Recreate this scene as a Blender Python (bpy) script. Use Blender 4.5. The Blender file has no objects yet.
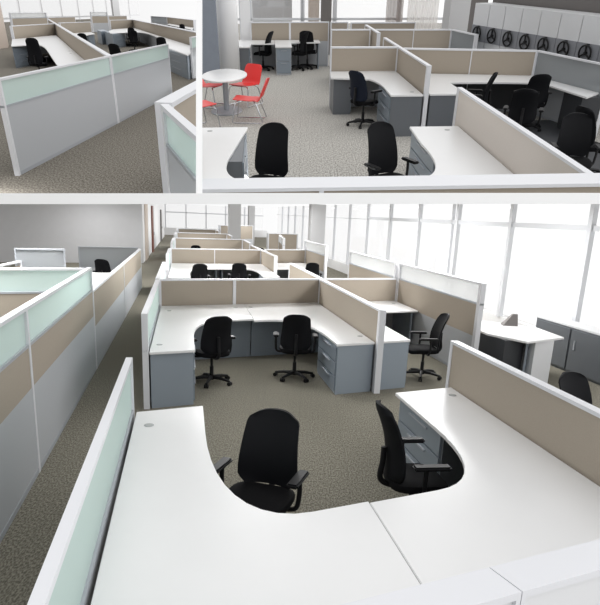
import bpy, bmesh, math, random
from mathutils import Vector, Matrix
random.seed(4)
COL = bpy.context.scene.collection
PI = math.pi

# ------------------------------------------------------------------ camera and the three rooms
F = 620.0                      # focal length in pixels of the 600 x 605 frame
PX, PY = 300.0, 400.0          # optical centre (lens shift)

def ray(x, y):
    return Vector(((x - PX) / F, -(y - PY) / F, -1.0))

class Room:
    """A level floor plan: u runs along the aisles, w across them; heights in metres."""
    def __init__(s, va, slope, eye, vb=None):
        a = ray(*va); b = ray(va[0] + 1000, va[1] + 1000 * slope)
        n = a.cross(b).normalized()
        if n.y < 0: n = -n
        f = Vector((0, 0, -1)); f = (f - n * f.dot(n)).normalized()
        r = f.cross(n)
        s.M = Matrix((r, f, n)); s.c = Vector((0, 0, eye))
        d = s.M @ ray(*va); s.U = Vector((d.x, d.y, 0)).normalized()
        if vb:
            d = s.M @ ray(*vb); s.W = Vector((d.x, d.y, 0)).normalized()
        else:
            s.W = Vector((s.U.y, -s.U.x, 0))
    def P(s, u, w, z=0.0):
        p = s.U * u + s.W * w; p.z = z
        return p

LOW = Room((185, 210), .045, 2.45, (1600, 280))      # large lower room
RGT = Room((262, -43), 0.0, 2.85)                    # upper right room
LFT = Room((20, 3), .022, 2.2, (332, 10))            # upper left room
for R in (LOW, RGT, LFT):                            # rigid placement of each room in the world
    R.X = (Matrix.Translation(LOW.c) @ (LOW.M @ R.M.transposed()).to_4x4() @ Matrix.Translation(-R.c))
EYE = LOW.c.copy()
def wray(x, y): return (LOW.M @ ray(x, y)).normalized()

cd = bpy.data.cameras.new('camera'); cam = bpy.data.objects.new('camera', cd); COL.objects.link(cam)
cam.matrix_world = Matrix.Translation(EYE) @ LOW.M.to_4x4()
cd.sensor_fit = 'HORIZONTAL'; cd.sensor_width = 36.0; cd.lens = F / 600 * 36.0
cd.shift_x = 0.0; cd.shift_y = (PY - 302.5) / 600.0
cd.clip_start = .05; cd.clip_end = 500
bpy.context.scene.camera = cam

# ------------------------------------------------------------------ materials
def lin(c):
    c = c / 255.0
    return c / 12.92 if c <= .04045 else ((c + .055) / 1.055) ** 2.4
def rgb(r, g, b): return (lin(r), lin(g), lin(b), 1)

def mat(name, col, rough=.5, metal=0.0, spec=.5, noise=0.0, scale=40.0, bump=0.0):
    m = bpy.data.materials.new(name); m.use_nodes = True
    nt = m.node_tree; b = nt.nodes['Principled BSDF']
    b.inputs['Base Color'].default_value = rgb(*col)
    b.inputs['Roughness'].default_value = rough; b.inputs['Metallic'].default_value = metal
    b.inputs['Specular IOR Level'].default_value = spec
    if noise or bump:
        tc = nt.nodes.new('ShaderNodeTexCoord'); nz = nt.nodes.new('ShaderNodeTexNoise')
        nz.inputs['Scale'].default_value = scale; nz.inputs['Detail'].default_value = 3
        nt.links.new(tc.outputs['Object'], nz.inputs['Vector'])
        if noise:
            mx = nt.nodes.new('ShaderNodeMixRGB'); mx.blend_type = 'MULTIPLY'; mx.inputs[0].default_value = 1
            cr = nt.nodes.new('ShaderNodeValToRGB')
            cr.color_ramp.elements[0].position = .3; cr.color_ramp.elements[1].position = .7
            lo = 1 - noise; cr.color_ramp.elements[0].color = (lo, lo, lo, 1)
            hi = 1 + noise * .6; cr.color_ramp.elements[1].color = (hi, hi, hi, 1)
            nt.links.new(nz.outputs['Fac'], cr.inputs[0])
            mx.inputs[1].default_value = rgb(*col); nt.links.new(cr.outputs[0], mx.inputs[2])
            nt.links.new(mx.outputs[0], b.inputs['Base Color'])
        if bump:
            bp = nt.nodes.new('ShaderNodeBump'); bp.inputs['Strength'].default_value = bump
            bp.inputs['Distance'].default_value = .004
            nt.links.new(nz.outputs['Fac'], bp.inputs['Height']); nt.links.new(bp.outputs[0], b.inputs['Normal'])
    return m

def glass(name, col, clear, rough=.15):
    """a sheet of glass: part see-through, part milky."""
    m = bpy.data.materials.new(name); m.use_nodes = True
    nt = m.node_tree; nt.nodes.remove(nt.nodes['Principled BSDF'])
    out = nt.nodes['Material Output']
    df = nt.nodes.new('ShaderNodeBsdfDiffuse'); df.inputs[0].default_value = rgb(*col)
    tl = nt.nodes.new('ShaderNodeBsdfTranslucent'); tl.inputs[0].default_value = rgb(*col)
    tr = nt.nodes.new('ShaderNodeBsdfTransparent')
    gl = nt.nodes.new('ShaderNodeBsdfGlossy'); gl.inputs['Roughness'].default_value = rough
    m1 = nt.nodes.new('ShaderNodeMixShader'); m1.inputs[0].default_value = .45
    m2 = nt.nodes.new('ShaderNodeMixShader'); m2.inputs[0].default_value = clear
    m3 = nt.nodes.new('ShaderNodeMixShader'); m3.inputs[0].default_value = .06
    nt.links.new(df.outputs[0], m1.inputs[1]); nt.links.new(tl.outputs[0], m1.inputs[2])
    nt.links.new(m1.outputs[0], m2.inputs[1]); nt.links.new(tr.outputs[0], m2.inputs[2])
    nt.links.new(m2.outputs[0], m3.inputs[1]); nt.links.new(gl.outputs[0], m3.inputs[2])
    nt.links.new(m3.outputs[0], out.inputs[0])
    return m

def carpet(name, c1, c2, tile, sc=55.0):
    m = bpy.data.materials.new(name); m.use_nodes = True
    nt = m.node_tree; b = nt.nodes['Principled BSDF']; N = nt.nodes.new; L = nt.links.new
    b.inputs['Roughness'].default_value = .95; b.inputs['Specular IOR Level'].default_value = .1
    tc = N('ShaderNodeTexCoord')
    nz = N('ShaderNodeTexNoise'); nz.inputs['Scale'].default_value = sc; nz.inputs['Detail'].default_value = 4
    mp = N('ShaderNodeMapping'); mp.inputs['Scale'].default_value = (1, .45, 1)
    L(tc.outputs['Object'], mp.inputs['Vector']); L(mp.outputs[0], nz.inputs['Vector'])
    cr = N('ShaderNodeValToRGB'); cr.color_ramp.elements[0].position = .38; cr.color_ramp.elements[1].position = .64
    cr.color_ramp.elements[0].color = rgb(*c1); cr.color_ramp.elements[1].color = rgb(*c2)
    L(nz.outputs['Fac'], cr.inputs[0])
    br = N('ShaderNodeTexBrick'); br.inputs['Scale'].default_value = 1.0
    br.inputs['Brick Width'].default_value = tile; br.inputs['Row Height'].default_value = tile
    br.offset = 0; br.inputs['Mortar Size'].default_value = .006
    br.inputs['Color1'].default_value = (1, 1, 1, 1); br.inputs['Color2'].default_value = (.97, .97, .97, 1)
    br.inputs['Mortar'].default_value = (.9, .9, .9, 1)
    L(tc.outputs['Object'], br.inputs['Vector'])
    mx = N('ShaderNodeMixRGB'); mx.blend_type = 'MULTIPLY'; mx.inputs[0].default_value = 1
    L(cr.outputs[0], mx.inputs[1]); L(br.outputs['Color'], mx.inputs[2]); L(mx.outputs[0], b.inputs['Base Color'])
    bp = N('ShaderNodeBump'); bp.inputs['Strength'].default_value = .5; bp.inputs['Distance'].default_value = .006
    L(nz.outputs['Fac'], bp.inputs['Height']); L(bp.outputs[0], b.inputs['Normal'])
    return m

def sheer(name, col, clear):
    return glass(name, col, clear, .5)

M = dict(
    frame=mat('white_aluminium', (224, 225, 229), .35),
    gframe=mat('grey_aluminium', (168, 172, 178), .4),
    fabric=mat('beige_fabric', (171, 161, 148), .9, spec=.1, noise=.05, scale=120, bump=.2),
    lower=mat('grey_panel', (182, 185, 189), .5),
    metal=mat('pedestal_metal', (150, 160, 170), .38, .15),
    metal2=mat('pedestal_drawer', (138, 148, 158), .38, .15),
    top=mat('white_laminate', (234, 234, 234), .28, noise=.01, scale=3),
    grom=mat('grommet_plastic', (168, 170, 170), .5),
    black=mat('black_fabric', (16, 16, 18), .85, spec=.15, noise=.15, scale=90, bump=.2),
    plastic=mat('black_plastic', (20, 20, 22), .45, spec=.3),
    mesh=mat('black_mesh', (15, 16, 20), .7, spec=.2, noise=.2, scale=150),
    navy=mat('navy_mesh', (24, 30, 44), .7, spec=.2, noise=.2, scale=150),
    frost=glass('frosted_glass', (228, 243, 239), .2),
    clear=glass('clear_glass', (240, 242, 242), .55),
    greyglass=glass('grey_frosted_glass', (176, 180, 183), .1),
    window=glass('window_glass', (250, 250, 250), .96, .02),
    wall=mat('grey_wall_paint', (196, 196, 198), .8, noise=.02, scale=4),
    white=mat('white_paint', (242, 242, 243), .7),
    pier=mat('pier_paint', (205, 205, 206), .7),
    dark=mat('dark_grey_paint', (112, 108, 106), .7),
    wood=mat('red_brown_wood', (120, 66, 48), .5, noise=.15, scale=20),
    beigewall=mat('pale_beige_paint', (214, 200, 188), .7),
    red=mat('red_plastic', (232, 48, 44), .35),
    chrome=mat('chrome_steel', (205, 207, 210), .2, .9),
    steel=mat('brushed_steel', (170, 174, 180), .4, .5),
    blind=mat('blue_grey_blind', (140, 147, 158), .8, noise=.04, scale=6),
    lilac=mat('lilac_frame', (196, 192, 202), .5),
    shelf=mat('shelving_white', (226, 227, 229), .45),
    shelfgrey=mat('shelving_grey', (140, 142, 148), .45),
    carpetlow=carpet('olive_grey_carpet', (100, 97, 87), (150, 146, 133), .5, 75),
    carpetrgt=carpet('light_grey_carpet', (142, 139, 133), (208, 205, 199), .6, 42),
    carpetlft=carpet('taupe_carpet', (92, 87, 80), (148, 143, 133), .6, 45),
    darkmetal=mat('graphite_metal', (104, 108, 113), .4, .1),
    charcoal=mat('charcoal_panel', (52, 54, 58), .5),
    winframe=mat('window_frame_white', (222, 224, 228), .5),  # lighter than the grey metal: haze at the windows put into the colour
    board=mat('white_board', (252, 252, 252), .6),
)

# ------------------------------------------------------------------ mesh helpers
ROOMOF = {}                     # object -> room, for finishing against the dividing walls
def new_obj(name, bm, m, parent=None, room=None, smooth=False, loc=None):
    me = bpy.data.meshes.new(name); bm.normal_update()
    bmesh.ops.recalc_face_normals(bm, faces=bm.faces)
    bm.to_mesh(me); bm.free()
    me.materials.append(M[m] if isinstance(m, str) else m)
    if smooth:
        for p in me.polygons: p.use_smooth = True
        if hasattr(me, 'set_sharp_from_angle'): me.set_sharp_from_angle(angle=math.radians(38))
    o = bpy.data.objects.new(name, me); COL.objects.link(o)
    if parent is not None: o.parent = parent
    elif room is not None:
        o.matrix_world = room.X @ Matrix.Translation(loc or Vector((0, 0, 0)))
    if room is not None: ROOMOF[o] = room
    return o

def box(bm, c, s, bev=0.0):
    r = bmesh.ops.create_cube(bm, size=1.0)
    bmesh.ops.scale(bm, vec=s, verts=r['verts']); bmesh.ops.translate(bm, vec=c, verts=r['verts'])
    if bev:
        es = list({e for v in r['verts'] for e in v.link_edges})
        bmesh.ops.bevel(bm, geom=es, offset=bev, segments=2, affect='EDGES')

def prism(bm, pts, z0, z1, bev=0.0):
    vs = [bm.verts.new((p[0], p[1], z0)) for p in pts]
    f = bm.faces.new(vs)
    r = bmesh.ops.extrude_face_region(bm, geom=[f])
    nv = [g for g in r['geom'] if isinstance(g, bmesh.types.BMVert)]
    bmesh.ops.translate(bm, vec=(0, 0, z1 - z0), verts=nv)
    if bev:
        es = [e for e in bm.edges if all(v in nv for v in e.verts)]
        bmesh.ops.bevel(bm, geom=es, offset=bev, segments=2, affect='EDGES')

def lathe(bm, prof, n=20, c=(0, 0, 0), sy=1.0):
    rings = []
    for r, z in prof:
        rings.append([bm.verts.new((c[0] + r * math.cos(2 * PI * k / n), c[1] + sy * r * math.sin(2 * PI * k / n), c[2] + z)) for k in range(n)])
    for a, b in zip(rings, rings[1:]):
        for k in range(n): bm.faces.new((a[k], a[(k + 1) % n], b[(k + 1) % n], b[k]))
    bm.faces.new(rings[0][::-1]); bm.faces.new(rings[-1])

def tube(bm, path, r, n=8, closed=False):
    path = [Vector(p) for p in path]; rings = []; N = len(path)
    ref = None
    for i, p in enumerate(path):
        a = path[(i - 1) % N] if (closed or i > 0) else p
        b = path[(i + 1) % N] if (closed or i < N - 1) else p
        t = (b - a).normalized()
        if ref is None: ref = Vector((0, 0, 1)) if abs(t.z) < .9 else Vector((1, 0, 0))
        x = (ref - t * ref.dot(t)).normalized(); y = t.cross(x); ref = x
        rr = r[i] if isinstance(r, (list, tuple)) else r
        rings.append([bm.verts.new(p + (x * math.cos(2 * PI * k / n) + y * math.sin(2 * PI * k / n)) * rr) for k in range(n)])
    pairs = list(zip(rings, rings[1:])) + ([(rings[-1], rings[0])] if closed else [])
    for a, b in pairs:
        for k in range(n): bm.faces.new((a[k], a[(k + 1) % n], b[(k + 1) % n], b[k]))
    if not closed:
        bm.faces.new(rings[0][::-1]); bm.faces.new(rings[-1])

def bez(pts, n=8):
    """smooth path through control points (Catmull-Rom)."""
    P = [Vector(p) for p in pts]; out = []
    for i in range(len(P) - 1):
        a = P[max(i - 1, 0)]; b = P[i]; c = P[i + 1]; d = P[min(i + 2, len(P) - 1)]
        for k in range(n):
            t = k / n
            out.append(.5 * ((2 * b) + (c - a) * t + (2 * a - 5 * b + 4 * c - d) * t * t + (3 * b - a - 3 * c + d) * t ** 3))
    out.append(P[-1]); return out

def tag(o, label, cat, group=None):
    o['label'] = label; o['category'] = cat
    if group: o['group'] = group
    return o

def thing(R, name, label, cat, base, rz=0.0, group=None):
    o = bpy.data.objects.new(name, None); COL.objects.link(o); o.empty_display_size = .1
    o.matrix_world = R.X @ Matrix.Translation(base) @ Matrix.Rotation(rz, 4, 'Z')
    return tag(o, label, cat, group)

def kids(o): return [c for c in bpy.data.objects if c.parent == o]
def dup(root, R, base, rz, label, group=None):
    c = root.copy(); COL.objects.link(c)
    c.matrix_world = R.X @ Matrix.Translation(base) @ Matrix.Rotation(rz, 4, 'Z')
    c['label'] = label
    if group: c['group'] = group
    for k in kids(root):
        d = k.copy(); COL.objects.link(d); d.parent = c; ROOMOF[d] = R
        for g in kids(k):
            e = g.copy(); COL.objects.link(e); e.parent = d; ROOMOF[e] = R
    return c

def struct(R, name, bm, m, loc=None):
    o = new_obj(name, bm, m, None, R, loc=loc); o['kind'] = 'structure'; return o

# ------------------------------------------------------------------ partitions
def seg(A, B, t, e0=0.0, e1=0.0):
    d = (B - A); d.z = 0; d.normalize(); n = Vector((-d.y, d.x, 0)) * t / 2
    a = A - d * e0; b = B + d * e1
    return [(a + n).xy, (b + n).xy, (b - n).xy, (a - n).xy]

def partition(R, label, a, b, h=1.22, tiers=(), t=.07, pw=.05, posts=2, group=None, name='cubicle_screen', fm='frame', rail=.03, mids=()):
    """one screen from plan point a to b. tiers: (part name, material, z0, z1)"""
    A, B = R.P(*a), R.P(*b); mid = (A + B) / 2; A = A - mid; B = B - mid
    L = (B - A).length; d = (B - A) / L
    root = thing(R, name, label, 'screen', mid, 0, group or 'cubicle screens')
    bm = bmesh.new()
    prism(bm, seg(A, B, t), h - rail, h)
    if posts >= 1: prism(bm, seg(A, A + d * pw, t), 0, h - rail)
    if posts >= 2: prism(bm, seg(B - d * pw, B, t), 0, h - rail)
    for s in mids:
        c = A + d * L * s; prism(bm, seg(c - d * pw * .35, c + d * pw * .35, t), 0, h - rail)
    new_obj('frame', bm, fm, root, R)
    bm = bmesh.new(); prism(bm, seg(A + d * pw, B - d * pw, t * .9), 0, .05); new_obj('kick_plate', bm, 'gframe', root, R)
    for nm, m, z0, z1 in tiers:
        bm = bmesh.new()
        tt = t * .35 if 'glass' in nm else t * .8
        prism(bm, seg(A + d * pw * .5, B - d * pw * .5, tt), z0, z1)
        new_obj(nm, bm, m, root, R)
        if 'glass' in nm:                       # slim rail under the glass
            bm = bmesh.new(); prism(bm, seg(A, B, t * .96), z0 - .025, z0 + .002); new_obj('glass_rail', bm, 'gframe', root, R)
    return root

FAB = (('lower_panel', 'lower', .05, .70), ('fabric_panel', 'fabric', .70, 1.2))
TALL = (('lower_panel', 'lower', .05, .84), ('fabric_panel', 'fabric', .84, 1.215), ('glass_pane', 'frost', 1.24, 1.53))
TALLC = (('lower_panel', 'lower', .05, .70), ('fabric_panel', 'fabric', .70, 1.205), ('glass_pane', 'clear', 1.23, 1.53))
GLS = (('lower_panel', 'lower', .05, .74), ('glass_pane', 'frost', .765, 1.2))
LFAB = (('lower_panel', 'lower', .05, .74), ('fabric_panel', 'fabric', .74, 1.28))
LGLS = (('lower_panel', 'lower', .05, .93), ('glass_pane', 'frost', .955, 1.28))

# ------------------------------------------------------------------ desks and pedestals
def qb(p0, p1, p2, n=10):
    return [((1 - t) ** 2 * p0[0] + 2 * (1 - t) * t * p1[0] + t * t * p2[0],
             (1 - t) ** 2 * p0[1] + 2 * (1 - t) * t * p1[1] + t * t * p2[1]) for t in [k / n for k in range(n + 1)]]

def lpoly(ub, uf, wo, wm, wing, depth, ru, rw):
    """L worktop outline: back edge at ub from outer side wo to the middle wm, wing running to uf."""
    su = 1 if ub > uf else -1; sw = 1 if wm > wo else -1
    ui = ub - su * depth; wi = wo + sw * wing
    pts = [(ub, wo), (ub, wm), (ui, wm)]
    pts += qb((ui, wi + sw * rw), (ui, wi), (ui - su * ru, wi))
    pts += [(uf, wi), (uf, wo)]
    return pts

def desk(R, label, pts, z=.74, groms=(), cat='desk', name='corner_desk', group=None, supports=()):
    P = [R.P(*p) for p in pts]
    mid = sum(P, Vector()) / len(P)
    root = thing(R, name, label, cat, mid, 0, group or 'white worktop desks')
    bm = bmesh.new(); prism(bm, [(p - mid).xy for p in P], z - .03, z, .004)
    new_obj('worktop', bm, 'top', root, R)
    for g in groms:
        c = R.P(*g) - mid; bm = bmesh.new(); lathe(bm, [(.04, z - .002), (.04, z + .004), (.03, z + .006)], 16, (c.x, c.y, 0))
        new_obj('cable_grommet', bm, 'grom', root, R)
    for a, b in supports:
        bm = bmesh.new(); prism(bm, seg(R.P(*a) - mid, R.P(*b) - mid, .03), 0, z - .031)
        new_obj('support_panel', bm, 'metal', root, R)
    return root

def pedestal(R, label, u0, u1, w0, w1, face, h=.708, group=None, drawers=3, m='metal'):
    """drawer pedestal filling the plan rectangle; face = 'u0','u1','w0' or 'w1' carries the drawers."""
    c = [R.P(u0, w0), R.P(u1, w0), R.P(u1, w1), R.P(u0, w1)]
    mid = sum(c, Vector()) / 4; c = [p - mid for p in c]
    root = thing(R, 'pedestal_cabinet', label, 'cabinet', mid, 0, group or 'desk pedestals')
    bm = bmesh.new(); prism(bm, [p.xy for p in c], 0.0, h); new_obj('body', bm, m, root, R)
    i = {'w0': 0, 'u1': 1, 'w1': 2, 'u0': 3}[face]
    a, b = c[i], c[(i + 1) % 4]
    d = (b - a); L = d.length; d.normalize(); n = Vector((d.y, -d.x, 0))
    if n.dot((a + b) / 2) < 0: n = -n
    zs = [.04 + (h - .06) * k / max(drawers, 1) for k in range(drawers + 1)]
    for k in range(drawers):
        A = a + d * L * .03 + n * .009; B = b - d * L * .03 + n * .009
        bm = bmesh.new(); prism(bm, seg(A, B, .018), zs[k] + .008, zs[k + 1] - .008, .003)
        dr = new_obj('drawer', bm, 'metal2', root, R)
        A = a + d * L * .3 + n * .026; B = b - d * L * .3 + n * .026
        bm = bmesh.new(); prism(bm, seg(A, B, .016), zs[k + 1] - .06, zs[k + 1] - .045)
        new_obj('handle', bm, 'gframe', dr, R)
    return root

# ------------------------------------------------------------------ office chair
def office_chair(R, label, base, rz, group=None, back='mesh', arms=True, bh=1.05):
    root = thing(R, 'office_chair', label, 'chair', base, rz, group)
    bm = bmesh.new()                                              # star base, local facing +y
    lathe(bm, [(.045, .06), (.05, .11), (.03, .125)], 14)
    for k in range(5):
        a = 2 * PI * k / 5 + .3
        tube(bm, [(.03 * math.cos(a), .03 * math.sin(a), .095), (.17 * math.cos(a), .17 * math.sin(a), .09), (.31 * math.cos(a), .31 * math.sin(a), .065)], [.03, .025, .018], 8)
    new_obj('star_base', bm, 'plastic', root, R, True)
    for k in range(5):
        a = 2 * PI * k / 5 + .3; bm = bmesh.new()
        for s in (-.018, .018):
            mw = Matrix.Translation((.31 * math.cos(a) - s * math.sin(a), .31 * math.sin(a) + s * math.cos(a), .03)) @ Matrix.Rotation(a, 4, 'Z') @ Matrix.Rotation(PI / 2, 4, 'X')
            bmesh.ops.create_cone(bm, cap_ends=True, segments=14, radius1=.03, radius2=.03, depth=.022, matrix=mw)
        tube(bm, [(.31 * math.cos(a), .31 * math.sin(a), .03), (.31 * math.cos(a), .31 * math.sin(a), .075)], .01, 6)
        new_obj('caster', bm, 'plastic', root, R, True)
    bm = bmesh.new(); lathe(bm, [(.03, .11), (.03, .26), (.02, .262), (.02, .40), (.12, .402), (.12, .425)], 14)
    new_obj('gas_column', bm, 'plastic', root, R, True)
    bm = bmesh.new()                                              # seat cushion: rounded square, waterfall front
    nu = 24; rings = []
    for z, k in ((.42, .86), (.43, .97), (.46, 1.0), (.485, .97), (.497, .85), (.50, .5)):
        ring = []
        for i in range(nu):
            a = 2 * PI * i / nu; ca, sa = math.cos(a), math.sin(a); e = 2 / 3.6
            x = .25 * k * math.copysign(abs(ca) ** e, ca); y = .24 * k * math.copysign(abs(sa) ** e, sa) + .02
            ring.append(bm.verts.new((x, y, z - .03 * max(0, (y - .1) / .16) ** 2 + .012 * (abs(x) / .25) ** 2)))
        rings.append(ring)
    for a, b in zip(rings, rings[1:]):
        for i in range(nu): bm.faces.new((a[i], a[(i + 1) % nu], b[(i + 1) % nu], b[i]))
    bm.faces.new(rings[0][::-1]); bm.faces.new(rings[-1])
    new_obj('seat', bm, 'black', root, R, True)
    bm = bmesh.new()                                              # curved back, narrowing to a rounded top
    nx, nz = 10, 16; z0, z1 = .50, bh; grid = {}
    for side in (0, 1):
        for j in range(nz + 1):
            t = j / nz; z = z0 + (z1 - z0) * t
            wd = .235 * (1 - .22 * max(0, t - .25)) * min(1, (1 - (max(0, (t - .88) / .12)) ** 2.2 * .22)) * (1 - .25 * max(0, (.1 - t) / .1))
            for i in range(nx + 1):
                s = i / nx * 2 - 1; x = wd * s
                zz = z - .03 * (abs(s) ** 3) * max(0, (t - .8) / .2)
                y = -.20 - .12 * t + .07 * math.sin(PI * min(1, t * 1.1)) * .6 + .05 * s * s - side * (.032 * (1 - .5 * abs(s) ** 4))
                grid[side, j, i] = bm.verts.new((x, y, zz))
    for side in (0, 1):
        for j in range(nz):
            for i in range(nx):
                bm.faces.new([grid[side, j, i], grid[side, j, i + 1], grid[side, j + 1, i + 1], grid[side, j + 1, i]])
    for j in range(nz):
        for i in (0, nx): bm.faces.new([grid[0, j, i], grid[0, j + 1, i], grid[1, j + 1, i], grid[1, j, i]])
    for i in range(nx):
        for j in (0, nz): bm.faces.new([grid[0, j, i], grid[0, j, i + 1], grid[1, j, i + 1], grid[1, j, i]])
    new_obj('backrest', bm, back, root, R, True)
    bm = bmesh.new()
    tube(bm, bez([(0, .02, .415), (0, -.16, .41), (0, -.27, .47), (0, -.262, .62), (0, -.26, .74)], 5), [.028] * 5 + [.024] * 16, 8)
    new_obj('back_bracket', bm, 'plastic', root, R, True)
    if arms:
        for s in (-1, 1):
            bm = bmesh.new()
            tube(bm, bez([(s * .12, 0, .42), (s * .27, 0, .43), (s * .30, -.01, .52), (s * .30, -.01, .665)], 5), .018, 8)
            box(bm, (s * .30, .03, .68), (.085, .29, .035), .012)
            new_obj('armrest', bm, 'plastic', root, R, True)
    return root

PROTO = {}
def chair(R, label, u, w, du, dw, group, back='mesh', z=0.0, key=None, **kw):
    d = R.P(du, dw); rz = math.atan2(-d.x, d.y)
    b = R.P(u, w, z)
    k = (back, tuple(sorted(kw.items())))
    if k not in PROTO:
        PROTO[k] = office_chair(R, label, b, rz, group, back, **kw); return PROTO[k]
    return dup(PROTO[k], R, b, rz, label, group)

def rect(R, u0, u1, w0, w1, z0, z1, bm=None):
    bm = bm or bmesh.new(); prism(bm, [R.P(u0, w0).xy, R.P(u1, w0).xy, R.P(u1, w1).xy, R.P(u0, w1).xy], z0, z1); return bm

# =================================================================== LOWER ROOM
R = LOW
struct(R, 'floor', rect(R, .2, 75, -9, 9, -.1, 0), 'carpetlow')
G = 'low screens of the lower room'
# long tall screen on the left of the aisle, one bay at a time
LB = [(1.6, 3.6), (3.6, 6.2), (6.2, 10.25)]
for (a, b), lb in zip(LB, ('tall glass-topped screen left of the lower aisle, cut by the left picture edge',
                           'tall glass-topped screen left of the lower aisle, second bay from the front',
                           'tall glass-topped screen left of the lower aisle, bay ending at the step down')):
    partition(R, lb, (a, -1.47), (b, -1.47), 1.57, TALL, .07, .03, group='tall screens along the aisle')
for (a, b), lb in zip([(10.27, 15.3), (15.3, 21.1)], ('lower beige-topped screen along the aisle just past the step down',
                                                      'farthest beige-topped screen on the left of the aisle')):
    partition(R, lb, (a, -1.47), (b, -1.47), 1.22, (('lower_panel', 'lower', .05, .66), ('fabric_panel', 'fabric', .66, 1.2)), .07, .04)
partition(R, 'frosted glass-topped cross screen at the left picture edge', (10.1, -5.5), (10.1, -1.52), 1.57, TALL, .12, .05)
partition(R, 'far left glass-topped screen in front of the grey wall, left one', (14.9, -3.6), (14.9, -2.62), 1.55, (('lower_panel', 'lower', .05, .74), ('glass_pane', 'greyglass', .765, 1.53)), .1, .03, fm='gframe')
partition(R, 'far left glass-topped screen in front of the grey wall, right one', (21.3, -3.35), (21.3, -1.55), 1.25, (('lower_panel', 'lower', .05, .6), ('glass_pane', 'greyglass', .63, 1.22)), .1, .03, fm='gframe')
partition(R, 'beige screen running in from the left edge below the grey wall', (11.5, -3.85), (14.85, -3.5), 1.3, FAB, .08, .08)
desk(R, 'white desk strip behind the left cross screen', [(14.05, -3.45), (14.75, -3.45), (14.75, -1.6), (14.05, -1.6)], groms=(), name='straight_desk', supports=[((14.6, -3.35), (14.1, -3.35)), ((14.1, -1.7), (14.6, -1.7))])
desk(R, 'white desk behind the far left glass-topped screen, before a black chair', [(15.1, -3.3), (18.3, -3.3), (18.3, -1.6), (15.1, -1.6)], groms=(), name='straight_desk', supports=[((15.3, -3.2), (18, -3.2)), ((15.3, -1.7), (18, -1.7))])
CG = 'black office chairs'
chair(R, 'small black chair top against the left glass screen by the grey wall', 13.55, -3.0, 1, 0, CG)
chair(R, 'small black chair top beyond the left screen, nearest the aisle', 19.2, -2.32, 1, .3, CG)

# front workstation
partition(R, 'foreground glass screen with white rail at bottom left of the lower picture', (.95, -.5), (5.5, -.5), 1.22, GLS, .055, .06)
partition(R, 'wide white-railed foreground screen, left of the seam at the bottom', (1.5, -.46), (1.48, 1.17), 1.22, (('lower_panel', 'shelf', .05, .7), ('upper_panel', 'shelf', .7, 1.2)), .17, .02, rail=.03)
partition(R, 'wide white-railed foreground screen, right of the seam at the bottom', (1.48, 1.175), (1.46, 2.98), 1.22, (('lower_panel', 'shelf', .05, .7), ('upper_panel', 'shelf', .7, 1.2)), .17, .02, rail=.03)
partition(R, 'foreground beige screen dropping to the right picture edge', (1.58, 2.97), (5.42, 2.97), 1.22, FAB, .085, .06)
desk(R, 'white foreground corner desk left of the seam', lpoly(1.59, 5.45, -.45, 1.165, .6, 1.52, 1.6, .62), groms=[(5.05, -.32)], supports=[((1.75, 1.1), (2.9, 1.1))])
desk(R, 'white foreground corner desk right of the seam', lpoly(1.59, 5.27, 2.92, 1.17, .72, 1.5, 1.1, .5), groms=[(5.0, 2.8)], supports=[((1.75, 1.24), (2.9, 1.24))])
pedestal(R, 'drawer pedestal under the left foreground desk wing', 4.6, 5.42, -.42, .1, 'w1')
pedestal(R, 'shade-darkened drawer pedestal under the right foreground desk wing', 4.1, 5.24, 2.26, 2.9, 'w0', m='darkmetal')  # body darkened to stand in for shade beneath the desk wing
chair(R, 'large black chair seen from the front inside the foreground desk, left one', 3.95, .53, -1, -.65, CG)
chair(R, 'large black chair side-on inside the foreground desk, right one', 3.85, 1.85, -.3, 1, CG, bh=1.1)

# second workstation across the cross aisle
partition(R, 'white-edged glass screen on the left end of the second workstation', (7.88, -.52), (11.8, -.52), 1.22, GLS, .075, .08)
partition(R, 'long beige back screen of the second workstation, left bay', (11.9, -.5), (11.9, .95), 1.22, FAB, .1, .03)
partition(R, 'long beige back screen of the second workstation, right bay', (11.9, .95), (11.9, 2.86), 1.22, FAB, .1, .03)
partition(R, 'beige side screen with white end post right of the second workstation', (7.6, 2.84), (11.85, 2.84), 1.22, FAB, .09, .1)
desk(R, 'white corner desk of the second workstation, left half', lpoly(11.82, 7.86, -.47, 1.16, .58, 1.75, 1.3, .55), groms=[(8.3, -.36), (11.2, -.3), (11.4, .95)], supports=[((10.5, -.42), (10.5, 1.155))])
desk(R, 'white corner desk of the second workstation, right half', lpoly(11.82, 7.72, 2.78, 1.165, .62, 1.9, 2.0, .75), groms=[(8.2, 2.68), (11.4, 1.25)], supports=[((10.5, 1.175), (10.5, 2.74))])
pedestal(R, 'blue-grey end pedestal at the left of the second workstation', 7.9, 9.0, -.46, .09, 'w1')
pedestal(R, 'grey end pedestal at the right of the second workstation, by the white post', 7.74, 9.0, 2.18, 2.77, 'w0')
chair(R, 'black chair with its back to us at the left of the second workstation', 8.9, .38, 1, -.35, CG)
chair(R, 'black chair tucked under the right of the second workstation', 8.8, 1.72, 1, .15, CG)

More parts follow.
